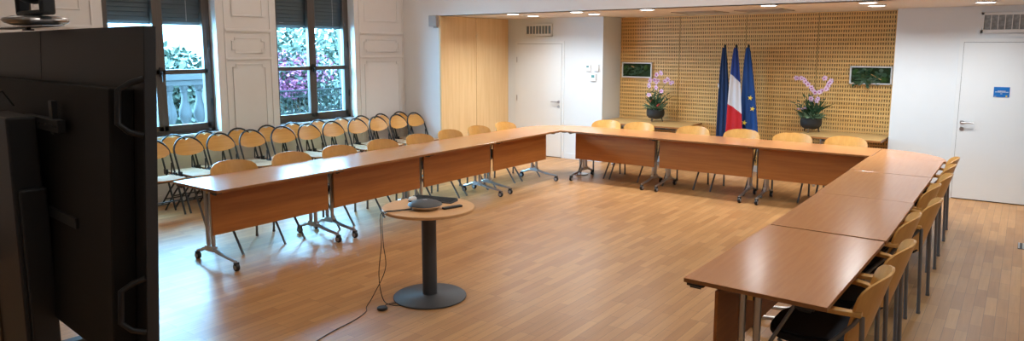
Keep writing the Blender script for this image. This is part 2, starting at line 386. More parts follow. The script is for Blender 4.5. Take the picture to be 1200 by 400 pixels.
for x, y, lab in ((1.62, 1.25, 'flat grey ceiling grille above the flags, left of two'), (2.55, 1.25, 'flat grey ceiling grille right of the flags, right of two')):
    t = thing('ceiling_grille', lab, 'ceiling grille', (x, y, ZS))
    f = MB(); f.box(-.33,.33,-.30,-.27,-.012,-.0005); f.box(-.33,.33,.27,.30,-.012,-.0005); f.box(-.33,-.30,-.3,.3,-.012,-.0005); f.box(.30,.33,-.3,.3,-.012,-.0005); f.build('frame', 'grille', t)
    s = MB()
    for i in range(18): yy = -.26+i*.0306; s.box(-.3,.3,yy-.008,yy+.008,-.010,-.002)
    s.build('slats', 'grille', t)
t = thing('floor_grille', 'small dark slotted air grille set in the floor by the right edge', 'floor grille', (5.80, -.37, 0))
f = MB(); f.box(-.15,.15,-.13,.13,.0005,.003); f.build('backing', 'black', t)
s = MB()
for i in range(9): x = -.14+i*.035; s.box(x-.006,x+.006,-.125,.125,.003,.007)
s.build('slats', 'silver', t)

# ------------------------------------------------------------------ tables
TW = .73
def caster(parent, x, y):
    w = MB(); w.lathe([(.014,x-.016),(.031,x-.016),(.035,x-.010),(.035,x+.010),(.031,x+.016),(.014,x+.016)], axis='x', c=(0,y,.035), seg=20)
    w.box(x-.020, x+.020, y-.014, y+.014, .052, .078)
    o = w.build('caster', 'black', parent)
    return o, [MB().lathe([(.0,x-.019),(.022,x-.0185),(.023,x-.015)], axis='x', c=(0,y,.035), seg=16), MB().lathe([(.023,x+.015),(.022,x+.0185),(.0,x+.019)], axis='x', c=(0,y,.035), seg=16)]
def leg(parent, x, front=.43, rear=-.20):
    l = MB()
    for yy in (.075, -.005): l.tube([(x,yy,.13),(x,yy,.70)], .019, 14)
    l.box(x-.022, x+.022, -.03, .10, .115, .165)
    for (ya, yb) in ((.08, front), (-.01, rear)):
        s = 1 if yb > ya else -1
        l.tube([(x,ya-s*.02,.135),(x,ya+s*.03,.132),(x,ya+s*.08,.118),(x,(ya+yb)/2+s*.02,.100),(x,yb,.084)], [.019,.019,.018,.016,.013], 12)
        l.tube([(x,yb,.088),(x,yb,.074)], .014, 10)
    l.box(x-.03, x+.03, -.10, .17, .690, .710)
    o = l.build('leg', 'silver', parent, smooth=40)
    for yy in (front, rear):
        c, hs = caster(o, x, yy)
        for h in hs: h.build('wheel_hub', 'greybox', o)
    return o
def make_table(L, label, group, panel=True, top=('top','edge')):
    t = thing('training_table', label, 'table', group=group)
    tp = MB(); tp.box(-L/2+.0015, L/2-.0015, -TW/2, TW/2, .711, .735, 0, sides=1); tp.build('tabletop', top, t, smooth=0, bevel=.0025)
    if panel:
        p = MB(); p.box(-L/2+.038, L/2-.038, .184, .202, .30, .685); p.build('modesty_panel', 'panel', t, smooth=0, bevel=.002)
    bm = MB(); bm.box(-L/2+.10, L/2-.10, .015, .055, .655, .700); bm.box(-L/2+.05, -L/2+.20, -.28, .28, .699, .711); bm.box(L/2-.20, L/2-.05, -.28, .28, .699, .711); bm.build('under_frame', 'black', t, smooth=0)
    for sx in (-1, 1): br = MB(); br.tube([(sx*(L/2-.105),-.02,.34),(sx*(L/2-.105),-.20,.70)], .010, 8); br.build('brace', 'steel', t)
    for sx in (-1, 1):
        leg(t, sx*(L/2-.108))
        for yy in (.30, -.26):
            k = MB(); k.box(sx*(L/2-.03)-.03, sx*(L/2-.03)+.03, yy-.045, yy+.045, .699, .711); k.tube([(sx*(L/2-.012),yy-.03,.705),(sx*(L/2-.012),yy-.03,.690),(sx*(L/2-.012),yy+.03,.690),(sx*(L/2-.012),yy+.03,.705)], .004, 6); k.build('link_clip', 'black', t)
        q = MB(); q.box(sx*(L/2-.108)-.012, sx*(L/2-.108)+.012, .02, .05, .655, .69); q.build('catch', 'brass', t)
    return t
GT = 'beech training tables on wheels set in a U'
Lp = 1.365
tl = ['left row beech table, the one nearest the black display', 'second beech table of the left row, behind the round pedestal table',
      'third beech table of the left row counting from the black display', 'left row beech table closest to the left rounded corner top']
T0 = make_table(Lp, tl[0], GT); T0.location = (-TW/2, -5.57+Lp/2, 0); T0.rotation_euler = (0,0,-PI/2)
for i in range(1, 4): dup(T0, (-TW/2, -5.57+Lp*(i+.5), 0), -PI/2, tl[i])
bl = ['back row beech table beside the left rounded corner top', 'middle beech table of the back row, in front of the left console', 'back row beech table meeting the long right row']
for i in range(3): dup(T0, (.125+Lp*(i+.5), TW/2, 0), PI, bl[i])
rl = ['nearest beech table of the right row with open end towards viewer', 'second beech table of the right row, beyond the visible seam', 'third beech table of the right row, before the short end table']
TN = make_table(1.455, rl[0], GT); TN.location = (4.195+TW/2, -5.375+.7275, 0); TN.rotation_euler = (0,0,PI/2-R(1.2))
dup(T0, (4.215+TW/2, -3.90+Lp/2, 0), PI/2, rl[1]); dup(T0, (4.205+TW/2, -3.90+Lp*1.5+.003, 0), PI/2, rl[2])
TS = make_table(1.15, 'short beech table of right row between third table and rounded corner', GT); TS.location = (4.20+TW/2, -1.16+.575+.008, 0); TS.rotation_euler = (0,0,PI/2)
# rounded corner tops
def corner(label, loc, rz, arm):
    t = thing('corner_table', label, 'table', loc, rz, 'rounded corner tops joining the rows')
    poly = [(0,0)]
    if arm: poly += [(arm,0),(arm,TW)]
    poly += [(TW*math.sin(a)*-1, TW*math.cos(a)) for a in [PI/2*i/20 for i in range(21)]]
    if arm: poly += [(-TW,-arm),(0,-arm)]
    tp = MB(); tp.prism(poly, .711, .735, 0, sides=1); tp.build('tabletop', ('top','edge'), t, smooth=30, bevel=.002)
    l = MB(); lx, ly = (.055, .50) if arm else (-.36, .36); l.tube([(lx,ly,.02),(lx,ly,.711)], .02, 14); l.lathe([(.0,0),(.12,0),(.12,.012),(.03,.025)], lx, ly, 28); l.box(lx-.05,lx+.05,ly-.1,ly+.1,.700,.711); l.build('leg', 'silver', t)
    k = MB(); k.box(-.10,-.03,-.06,.0,.700,.711); k.box(.0 if arm else -.1,.06,.03,.10,.700,.711); k.build('link_clip', 'black', t)
    return t
corner('rounded beech corner top joining the left row to the back row', (0,0,0), 0, .12)
corner('rounded beech corner top joining the back row to the right row', (4.225,-.002,0), -PI/2, 0)

# console tables along the slotted wall, alcove light put into their paler tops
def console(label, x0, x1, y0, y1):
    L, D = x1-x0, y1-y0; t = thing('console_table', label, 'table', ((x0+x1)/2, (y0+y1)/2, 0), 0, 'pale consoles by the slotted wall')
    tp = MB(); tp.box(-L/2, L/2, -D/2, D/2, .705, .735, 0, sides=1); tp.build('tabletop', ('console','edge'), t, smooth=0, bevel=.003)
    for sx in (-1, 1):
        x = sx*(L/2-.28); l = MB(); l.tube([(x,.05,.05),(x,.05,.70)], .022, 12); l.tube([(x,-D/2+.12,.03),(x,-.1,.055),(x,.1,.055),(x,D/2-.1,.03)], .016, 10); l.box(x-.03,x+.03,-D/2+.1,D/2-.1,.685,.705)
        l.tube([(x,-D/2+.12,0),(x,-D/2+.12,.03)], .018, 10); l.tube([(x,D/2-.1,0),(x,D/2-.1,.03)], .018, 10); l.build('leg', 'silver', t)
    r = MB(); r.box(-L/2+.28, L/2-.28, .03, .07, .62, .67); r.build('rail', 'steel', t)
    return t
console('pale console against slotted wall carrying the left orchid pot', -.225, 1.31, 1.43, 2.30)
console('pale console against slotted wall carrying the right orchid pot', 2.97, 4.09, 1.50, 2.30)

# ------------------------------------------------------------------ wooden armchairs round the tables
def shell(hw, z0, z1, y0, y1, curve, th, nx=16, nz=16, pw=5., notch=0, taper=0.):
    """bowed plywood back: y0 at the bottom, y1 at the top, sides curved forward"""
    m = MB(); F = []; 
    for j in range(nz+1):
        t = -math.cos(PI*j/nz); h = hw*(1-taper*(1-t)/2)*max(.0, 1-abs(t)**pw)**(1/2.2)
        z = z0+(z1-z0)*(t+1)/2; row = []
        for i in range(nx+1):
            s = -1+2*i/nx; x = s*h; y = y0+(y1-y0)*(t+1)/2 + curve*(x/hw)**2
            zz = z - (notch*math.exp(-(x/.035)**2)*max(0,t)**2 if notch else 0)
            row.append((x, y, zz))
        F.append(row)
    n = nx+1; vs = [p for r in F for p in r]; N = len(vs); vs = vs+[(x, y-th, z) for x, y, z in vs]
    fs = []
    for j in range(nz):
        for i in range(nx):
            a = j*n+i; fs += [(a,a+1,a+n+1,a+n), (N+a,N+a+n,N+a+n+1,N+a+1)]
    ring = [i for i in range(n)]+[j*n+nx for j in range(1,nz+1)]+[nz*n+i for i in range(nx-1,-1,-1)]+[j*n for j in range(nz-1,0,-1)]
    for k in range(len(ring)): a, c = ring[k], ring[(k+1)%len(ring)]; fs.append((a,c,N+c,N+a))
    return m.add(vs, fs)
def make_chair(label, group):
    t = thing('wooden_armchair', label, 'chair', group=group)
    s = MB(); poly = []
    for k in range(40):
        a = 2*PI*k/40; ca, sa = math.cos(a), math.sin(a); x = .235*math.copysign(abs(ca)**.55, ca); y = .01+.225*math.copysign(abs(sa)**.55, sa); poly.append((x*(1-.06*(y<0)), y))
    s.prism([(x*.94,y*.94) for x,y in poly], .425, .440); s.prism(poly, .440, .470); s.prism([(x*.93,y*.93) for x,y in poly], .470, .482)
    s.build('seat', 'fabric', t, bevel=.006)
    shell(.270, .425, .836, -.205, -.325, .095, .013, taper=.16, pw=5.5).build('backrest', 'ply', t, smooth=50)
    for sx in (-1, 1):
        a = MB(); n = 9; vs = []; fs = []
        for i in range(n):
            u = i/(n-1); y = -.235+u*.33; x = sx*(.225+.045*math.sin(PI*min(1,u*1.15))); z = .655+.018*math.sin(PI*u)-.02*u*u; w = .014+.014*math.sin(PI*(.15+.8*u)); h = .016-.004*u
            vs += [(x-w,y,z-h),(x+w,y,z-h),(x+w,y,z+h*.6),(x-w,y,z+h*.6)]
        for i in range(n-1):
            for k in range(4): fs.append((i*4+k,i*4+(k+1)%4,i*4+4+(k+1)%4,i*4+4+k))
        fs += [(3,2,1,0), tuple((n-1)*4+k for k in range(4))]
        a.add(vs, fs).build('armrest', 'ply', t, smooth=50, bevel=.004)
        l = MB(); l.tube([(sx*.240,-.262,0),(sx*.238,-.245,.45),(sx*.236,-.238,.645)], .0125, 10); l.tube([(sx*.240,-.262,0),(sx*.240,-.262,.02)], .0145, 10); l.build('leg', 'steel', t)
        l = MB(); l.tube([(sx*.232,.255,0),(sx*.236,.085,.235),(sx*.240,-.09,.47),(sx*.238,-.20,.60),(sx*.238,-.225,.64)], .0115, 10); l.build('leg', 'steel', t)
    f = MB()
    for yy in (-.17, .16): f.tube([(-.235,yy if yy<0 else .02,.33 if yy>0 else .43),(-.20,yy,.418),(.20,yy,.418),(.235,yy if yy<0 else .02,.33 if yy>0 else .43)], .010, 8)
    f.build('seat_frame', 'steel', t)
    return t
GC = 'wooden armchairs with black seats around the tables'
ch0 = None
def chair(x, y, rz, label):
    global ch0
    if ch0 is None: ch0 = make_chair(label, GC); ch0.location = (x,y,0); ch0.rotation_euler = (0,0,rz)
    else: dup(ch0, (x,y,0), rz, label)
for i, y in enumerate((-4.90,-4.20,-3.54,-2.87,-2.20,-1.57,-.95,-.30)):
    chair(-.58+random.uniform(-.015,.015), y, -PI/2+R(random.uniform(-2,2)), ('%s beech armchair behind the left row, counting from the black display' % ORD[i]) if i < 7 else 'last beech armchair of the left row, in front of the oak panel end')
for i, x in enumerate((.30,.86,1.73,2.43,3.12,3.78)):
    chair(x, .63+random.uniform(-.015,.015), PI+R(random.uniform(-2,2)), '%s beech armchair behind the back row, counting from the left white door' % ORD[i])
for i, (x, y) in enumerate(((4.79,-4.93),(4.81,-4.26),(4.75,-3.44),(4.82,-2.78),(4.75,-2.12),(4.79,-1.50),(4.77,-.86),(4.76,-.32))):
    chair(x, y, PI/2+R(random.uniform(-2,2)), '%s beech armchair along the right row, counting from the viewer' % ORD[i])

# ------------------------------------------------------------------ folding chairs by the windows
def make_folding(label, group):
    t = thing('folding_chair', label, 'chair', group=group)
    f = MB(); hw = .192; Y = lambda z: .19-.40*z
    pts = [(-hw,Y(0),0),(-hw,Y(.3),.3),(-hw,Y(.55),.55),(-hw,Y(.70),.70)]
    for k in range(1, 12): a = PI-PI*k/12; pts.append((hw*math.cos(a), Y(.70+.183*math.sin(a)), .70+.183*math.sin(a)))
    pts += [(hw,Y(.70),.70),(hw,Y(.55),.55),(hw,Y(.3),.3),(hw,Y(0),0)]
    f.tube(pts, .0115, 10); f.tube([(-hw,Y(.17),.17),(hw,Y(.17),.17)], .008, 8); f.build('frame', 'btube', t, smooth=50)
    for sx in (-1, 1):
        l = MB(); l.tube([(sx*.155,.25,.43),(sx*.155,0,.22),(sx*.155,-.225,0)], .0105, 10); l.build('rear_leg', 'btube', t)
        k = MB(); k.tube([(sx*.185,Y(.60)-.01,.60),(sx*.172,-.045,.47),(sx*.165,.10,.435)], .009, 8); k.box(sx*.19-.012, sx*.19+.012, Y(.46)-.03, Y(.46)+.03, .43, .49); k.build('hinge_bracket', 'btube', t)
    c = MB(); c.tube([(-.155,-.14,.09),(.155,-.14,.09)], .008, 8); c.build('crossbar', 'btube', t); c = MB(); c.tube([(-.155,.25,.43),(.155,.25,.43)], .009, 8); c.build('crossbar', 'btube', t)
    s = MB(); poly = [(-.17,-.03),(.17,-.03),(.185,.26)]+[(.185*math.cos(a)*1.0, .26+.06*math.sin(a)) for a in [PI*k/10 for k in range(1,10)]]+[(-.185,.26)]
    s.prism(poly, .442, .462, 0, sides=1); s.build('seat', ('fseat','edge'), t, bevel=.004)
    # backrest leans with the frame and fills the hoop
    m = MB(); n, nz = 18, 12; vs = []; fs = []
    for j in range(nz+1):
        v = j/nz
        for i in range(n+1):
            x = (-1+2*i/n)*.181; e = math.sqrt(max(0, 1-(x/.192)**2)); zt = .70+.166*e-.022*math.exp(-(x/.03)**2); zb = .735-.075*math.sqrt(max(0,1-(x/.2)**2)); z = zb+(zt-zb)*v
            vs.append((x, Y(z)+.012-.02*(1-(x/.19)**2), z))
    N = len(vs); vs += [(x,y-.010,z) for x,y,z in vs]; w = n+1
    for j in range(nz):
        for i in range(n): a = j*w+i; fs += [(a,a+1,a+w+1,a+w),(N+a,N+a+w,N+a+w+1,N+a+1)]
    ring = list(range(w))+[j*w+n for j in range(1,nz+1)]+[nz*w+i for i in range(n-1,-1,-1)]+[j*w for j in range(nz-1,0,-1)]
    for k in range(len(ring)): a, c2 = ring[k], ring[(k+1)%len(ring)]; fs.append((a,c2,N+c2,N+a))
    m.add(vs, fs).build('backrest', 'fply', t, smooth=50)
    return t
GF = 'folding chairs with golden backs in two rows by the windows'
fc0 = None
def folding(x, y, label):
    global fc0
    rz = -PI/2+R(random.uniform(-2.5,2.5)); x += random.uniform(-.012,.012)
    if fc0 is None: fc0 = make_folding(label, GF); fc0.location = (x,y,0); fc0.rotation_euler = (0,0,rz)
    else: dup(fc0, (x,y,0), rz, label)
for i, y in enumerate((-4.78,-4.34,-3.91,-3.46,-2.97,-2.54,-2.11,-1.63,-1.20,-.77,-.37)):
    folding(-2.555, y, '%s golden folding chair of the front row, counting from the black display' % ORD[i])
for i, y in enumerate((-4.35,-3.92,-3.45,-3.0,-2.57,-2.11,-1.68,-1.26,-.83,-.395)):
    folding(-2.85, y-.005, '%s golden folding chair of the wall row, counting from the black display' % ORD[i])

# ------------------------------------------------------------------ round pedestal table and what lies on it
PX, PY = 1.89, -4.92
t = thing('pedestal_table', 'round beech table on a dark grey pedestal in the open floor', 'table', (PX,PY,0))
b = MB(); b.lathe([(.0,.710),(.355,.710),(.362,.714),(.362,.731),(.358,.735),(.0,.735)], seg=72); b.build('tabletop', 'round', t, smooth=40)
b = MB(); b.lathe([(.058,.012),(.058,.705),(.11,.705),(.11,.710)], seg=36); b.build('column', 'graphite', t, smooth=40)
b = MB(); b.lathe([(.0,.0),(.285,.0),(.290,.004),(.290,.010),(.282,.016),(.07,.024),(.062,.03)], seg=72); b.build('base', 'graphite', t, smooth=40)
ZT = .7352
t = thing('conference_phone', 'dark grey dome conference phone with silver rim on the round table', 'phone', (1.915,-4.985,ZT), R(20))
b = MB(); b.lathe([(.0,0),(.095,0),(.105,.006),(.128,.024),(.133,.032)], seg=48); b.build('body', 'chrome', t, smooth=60)
b = MB(); b.lathe([(.133,.032),(.131,.037),(.105,.053),(.065,.064),(.028,.068),(.0,.069)], seg=48); b.build('dome', 'graphite', t, smooth=60)
b = MB(); b.lathe([(.018,.0675),(.018,.0705),(.0,.0715)], seg=20); b.build('button', 'silver', t)
def mouse():
    t = thing('computer_mouse', 'white and black computer mouse at the left edge of round table', 'mouse', (1.645,-4.845,ZT), R(25))
    m = MB(); n = 14; vs = []; fs = []
    for j in range(7):
        a = PI/2*j/6; r = math.cos(a)**.6 if j < 6 else .05; z = .010+.026*math.sin(a)
        for k in range(n): u = 2*PI*k/n; vs.append((.032*r*math.cos(u), .052*r*math.sin(u), z))
    for j in range(6):
        for k in range(n): fs.append((j*n+k,j*n+(k+1)%n,(j+1)*n+(k+1)%n,(j+1)*n+k))
    fs.append(tuple(6*n+k for k in range(n))); m.add(vs, fs).build('shell', 'whitep', t, smooth=60)
    m = MB(); m.prism([(.033*math.cos(2*PI*k/n),.053*math.sin(2*PI*k/n)) for k in range(n)], 0, .011); m.build('underside', 'black', t)
    m = MB(); m.lathe([(.002,-.004),(.009,-.003),(.009,.003),(.002,.004)], axis='x', c=(0,.024,.030), seg=14); m.build('scroll_wheel', 'black', t)
mouse()
t = thing('keyboard', 'flat dark grey keyboard lying at the back of the round table', 'keyboard', (1.775,-4.735,ZT), R(14))
b = MB(); b.add([(-.19,-.062,0),(.19,-.062,0),(.19,.062,0),(-.19,.062,0),(-.188,-.06,.010),(.188,-.06,.010),(.188,.06,.022),(-.188,.06,.022)], [(0,3,2,1),(4,5,6,7),(0,1,5,4),(1,2,6,5),(2,3,7,6),(3,0,4,7)]); b.build('body', 'graphite', t, bevel=.002)
b = MB()
for r_ in range(5):
    for c_ in range(14): x = -.176+c_*.0258; y = -.048+r_*.021; z = .0115+.0001*(y+.06)*1000; b.box(x-.0,x+.022,y,y+.017,z,z+.004)
b.build('keys', 'black', t, smooth=0)
t = thing('remote_control', 'slim black remote control beside the conference phone', 'remote', (2.075,-4.85,ZT), R(-16))
b = MB(); b.box(-.019,.019,-.085,.085,0,.016); b.build('body', 'black', t, bevel=.005)
b = MB()
for i in range(5):
    for s_ in (-.008, .008): b.lathe([(.0035,.016),(.0035,.0175),(.0,.018)], s_, -.06+i*.028, 10)
b.build('buttons', 'graphite', t)
# cable with a round puck on the floor
t = thing('cable', 'thin black cable dropping from round table to a puck on the floor', 'cable', (1.78,-5.34,0))
def W(*p): return tuple(Vector(p)-Vector((1.78,-5.34,0)))
def spl(P, k=8):
    P = [Vector(p) for p in P]; out = []
    for i in range(len(P)-1):
        p0, p1, p2, p3 = P[max(i-1,0)], P[i], P[i+1], P[min(i+2,len(P)-1)]
        for j in range(k):
            u = j/k; out.append(.5*((2*p1)+(p2-p0)*u+(2*p0-5*p1+4*p2-p3)*u*u+(3*p1-p0-3*p2+p3)*u**3))
    return out+[P[-1]]
b = MB(); b.tube(spl([W(1.86,-5.08,.743),W(1.80,-5.19,.742),W(1.755,-5.27,.738),W(1.745,-5.295,.69),W(1.755,-5.30,.50),W(1.735,-5.315,.25),W(1.76,-5.30,.06),W(1.80,-5.24,.006),W(1.90,-5.16,.004),W(1.86,-5.10,.004),W(1.76,-5.22,.005),W(1.77,-5.32,.012)]), .0032, 6); b.build('cord', 'black', t)
b = MB(); b.tube(spl([W(1.875,-5.09,.743),W(1.83,-5.20,.742),W(1.775,-5.275,.738),W(1.77,-5.30,.69),W(1.765,-5.29,.50),W(1.77,-5.28,.30),W(1.68,-5.33,.08),W(1.66,-5.38,.006),W(1.73,-5.45,.004),W(1.79,-5.62,.004),W(1.84,-5.92,.004),W(1.98,-6.35,.004),W(2.2,-6.9,.004)]), .0032, 6); b.build('cord', 'black', t)
b = MB(); b.lathe([(.0,.0),(.036,.0),(.040,.004),(.040,.016),(.034,.021),(.0,.022)], 0.01, 0, 28); b.build('puck', 'black', t)

# ------------------------------------------------------------------ big display on its stand, seen from behind
DX, DY = 1.312, -7.315
t = thing('interactive_display', 'large black wheeled display screen seen from behind at the left edge', 'display', (DX,DY,0), R(-5))
b = MB(); b.box(-1.30,1.295,0,.052,.60,2.062,0, sides=1); b.build('screen_panel', ('tvback','tvedge'), t, smooth=0, bevel=.004)
b = MB(); b.box(-1.26,1.255,.050,.054,.66,2.03); b.build('screen_glass', 'black', t)
b = MB(); b.box(-1.20,1.19,-.10,.001,.60,1.795); b.build('rear_housing', 'tvback', t, smooth=0, bevel=.008)
b = MB(); b.box(-.085,-.082,-.0015,.0,1.80,2.06); b.build('seam', 'black', t)
for z0, z1 in ((1.60, 1.84), (.74, .98)):
    b = MB(); b.tube([(1.285,0,z1),(1.262,-.045,z1-.02),(1.245,-.085,z1-.05),(1.245,-.087,z0+.05),(1.262,-.05,z0+.015),(1.285,0,z0)], .013, 10); b.build('grab_handle', 'black', t, smooth=50)
b = MB(); b.box(.18,.70,-.135,-.10,1.575,1.635)
for k in range(6): b.lathe([(.007,-.139),(.007,-.134)], axis='y', c=(.42+k*.05,0,1.605), seg=10)
b.box(.55,.60,-.125,-.1,1.56,1.72); b.build('mount_rail', 'black', t, smooth=0, bevel=.003)
b = MB(); b.box(.30,.78,-.12,-.10,1.13,1.18); b.build('mount_rail', 'black', t, smooth=0, bevel=.003)
b = MB(); b.box(-.10,.38,-.26,-.13,.05,1.635); b.box(-.10,.41,-.24,-.12,.05,1.28); b.box(.325,.345,-.26,-.24,.1,1.25); b.build('lift_column', 'black', t, smooth=0, bevel=.012)
b = MB(); b.box(-.14,-.10,-.27,-.12,.05,1.62); b.build('side_strip', 'brownside', t, bevel=.006)  # plain brown upright strip along the left side of the column
b = MB(); b.tube([(-.06,-.255,1.06),(-.06,-.30,1.04),(-.06,-.30,.86),(-.06,-.255,.84)], .011, 10); b.build('pull_handle', 'black', t)
b = MB(); b.tube([(-.12,-.24,1.60),(-.11,-.30,1.70),(-.07,-.16,1.74),(-.05,-.12,1.66)], .006, 8); b.build('lead', 'black', t)
b = MB()
for sx in (-.55, .75): b.box(sx-.04,sx+.04,-.5,.5,.06,.11)
b.box(-.55,.75,-.26,-.14,.06,.12); b.build('base', 'black', t, bevel=.006)
for sx in (-.55, .75):
    for yy in (-.46, .46):
        w = MB(); w.lathe([(.012,sx-.018),(.034,sx-.018),(.034,sx+.018),(.012,sx+.018)], axis='x', c=(0,yy,.034), seg=18); w.box(sx-.022,sx+.022,yy-.014,yy+.014,.05,.062); w.build('caster', 'black', t)
b = MB(); b.add([(-.65,-.08,2.075),(.405,-.08,2.075),(.36,.03,2.075),(-.65,.05,2.075),(-.65,-.08,2.083),(.405,-.08,2.079),(.36,.03,2.083),(-.65,.05,2.083)], [(0,3,2,1),(4,5,6,7),(0,1,5,4),(1,2,6,5),(2,3,7,6),(3,0,4,7)]); b.build('camera_shelf', 'silver', t, smooth=0)
bpy.context.view_layer.update()
for o in kids(t):                                            # the screen leans slightly forward on its mount
    if o.name.split('.')[0] in ('screen_panel','screen_glass','rear_housing','seam','grab_handle'):
        rx = Matrix.Rotation(R(-3.2), 4, 'X'); p = Vector((0,0,1.3)); o.rotation_euler = (R(-3.2),0,0); o.location = p-(rx@p)
b = MB(); b.box(.0,.03,-.05,-.03,2.062,2.076); b.box(-.02,.05,-.055,-.02,2.058,2.066); b.build('shelf_clip', 'black', t)
t = thing('conference_camera', 'black pan and tilt camera on a silver disc above the display', 'camera', (DX+.07,DY-.02,2.084))
b = MB(); b.lathe([(.0,0),(.10,0),(.14,.012),(.152,.026),(.145,.038),(.11,.048),(.0,.05)], seg=48); b.build('base_disc', 'silver', t, smooth=60)
b = MB(); b.box(-.17,.17,-.035,.035,.052,.078); b.box(.135,.17,-.035,.035,.055,.36); b.box(-.17,-.135,-.035,.035,.055,.36); b.build('yoke', 'black', t, bevel=.018, seg=3)
b = MB(); b.lathe([(.0,-.10),(.06,-.09),(.085,-.04),(.09,0),(.085,.04),(.06,.08),(.05,.10),(.0,.10)], axis='y', c=(.0,0,.20), seg=32); b.tube([(-.14,0,.20),(.14,0,.20)], .03, 14); b.build('camera_head', 'black', t, smooth=60)

# ------------------------------------------------------------------ flags
def flag(name, label, x0, x1, wt, wb, ztop, zbot, bands, mats, y0=1.95, ph=0., folds=2.5, amp=.03):
    t = thing(name, label, 'flag', (x0, y0, 0), 0, 'furled flags on poles before the slotted wall')
    p = MB(); p.tube([(0,.0,.02),(0,.0,ztop-.02)], .013, 12); p.build('pole', 'steel', t)
    p = MB(); p.lathe([(.0,ztop-.05),(.016,ztop-.045),(.018,ztop-.005),(.010,ztop+.012),(.0,ztop+.02)], seg=14); p.build('finial', 'black', t)
    m = MB(); nu, nv = 44, 120; vs = []; fs = []; mi = []
    for j in range(nv+1):
        v = j/nv; w = wt+(wb-wt)*(v**.75); cx = (x1-x0)*v**1.1; z = ztop-.03-(ztop-zbot)*v
        for i in range(nu+1):
            u = i/nu; k = amp*(.35+.65*v)
            vs.append((cx+(u-.5)*w, -.022-k*(1+math.sin(u*2*PI*folds+ph+1.2*v))*.5-.012*math.sin(5*v+3*u), z-.05*v*abs(u-.45)))
    for j in range(nv):
        for i in range(nu):
            a = j*(nu+1)+i; v = (j+.5)/nv; u = (i+.5)/nu; f = v-.09*(u-.5); q = sum(f > bb for bb in bands)
            m.add([], []); fs.append((a,a+1,a+nu+2,a+nu+1)); mi.append(q)
    m.v = vs; m.f = fs; m.m = mi
    o = m.build('cloth', mats, t, smooth=80)
    sd = o.modifiers.new('thick', 'SOLIDIFY'); sd.thickness = .004; sd.offset = 0
    return t
f1 = flag('regional_flag', 'navy blue flag furled on its pole, left of the three flags', 1.765, 1.81, .05, .25, 2.0, .42, [], ('navy',), ph=.6)
s = MB(); s.box(-.062,-.052,-.075,-.070,1.36,1.42); s.box(-.050,-.042,-.075,-.070,1.34,1.40); s.build('emblem', 'fwhite', f1)
flag('french_flag', 'blue white and red flag furled between the two blue flags', 1.965, 2.005, .05, .30, 2.0, .42, [.29, .585], ('fblue','fwhite','fred'), y0=1.885, ph=0., folds=2.0)
f3 = flag('european_flag', 'blue flag with yellow stars furled, right of the three flags', 2.13, 2.22, .05, .32, 2.0, .45, [], ('eublue',), ph=2., folds=2.2)
for (x, z, r_) in ((2.215,1.21,.042), (2.255,1.045,.042), (2.14,.825,.042)):
    s = MB(); poly = [((r_ if k % 2 == 0 else r_*.4)*math.sin(PI*k/5+.2)+x-2.13, (r_ if k % 2 == 0 else r_*.4)*math.cos(PI*k/5+.2)+z) for k in range(10)]
    vs = [(a,-.078,c) for a,c in poly]+[(a,-.072,c) for a,c in poly]; s.add(vs, [tuple(range(10)), tuple(range(19,9,-1))]+[(k,(k+1)%10,10+(k+1)%10,10+k) for k in range(10)]); s.build('star', 'gold', f3, smooth=0)
t = thing('flag_stand', 'white base block holding the three flag poles', 'flag stand', (1.945,1.95,0))
b = MB(); b.box(-.28,.28,-.13,.13,0,.075); b.build('base', 'whitep', t, bevel=.01)
b = MB()
for x, y in ((1.765,0),(1.965,-.065),(2.13,0)): b.lathe([(.024,.075),(.024,.10),(.014,.10)], x-1.945, y, 16)
b.build('socket', 'silver', t)

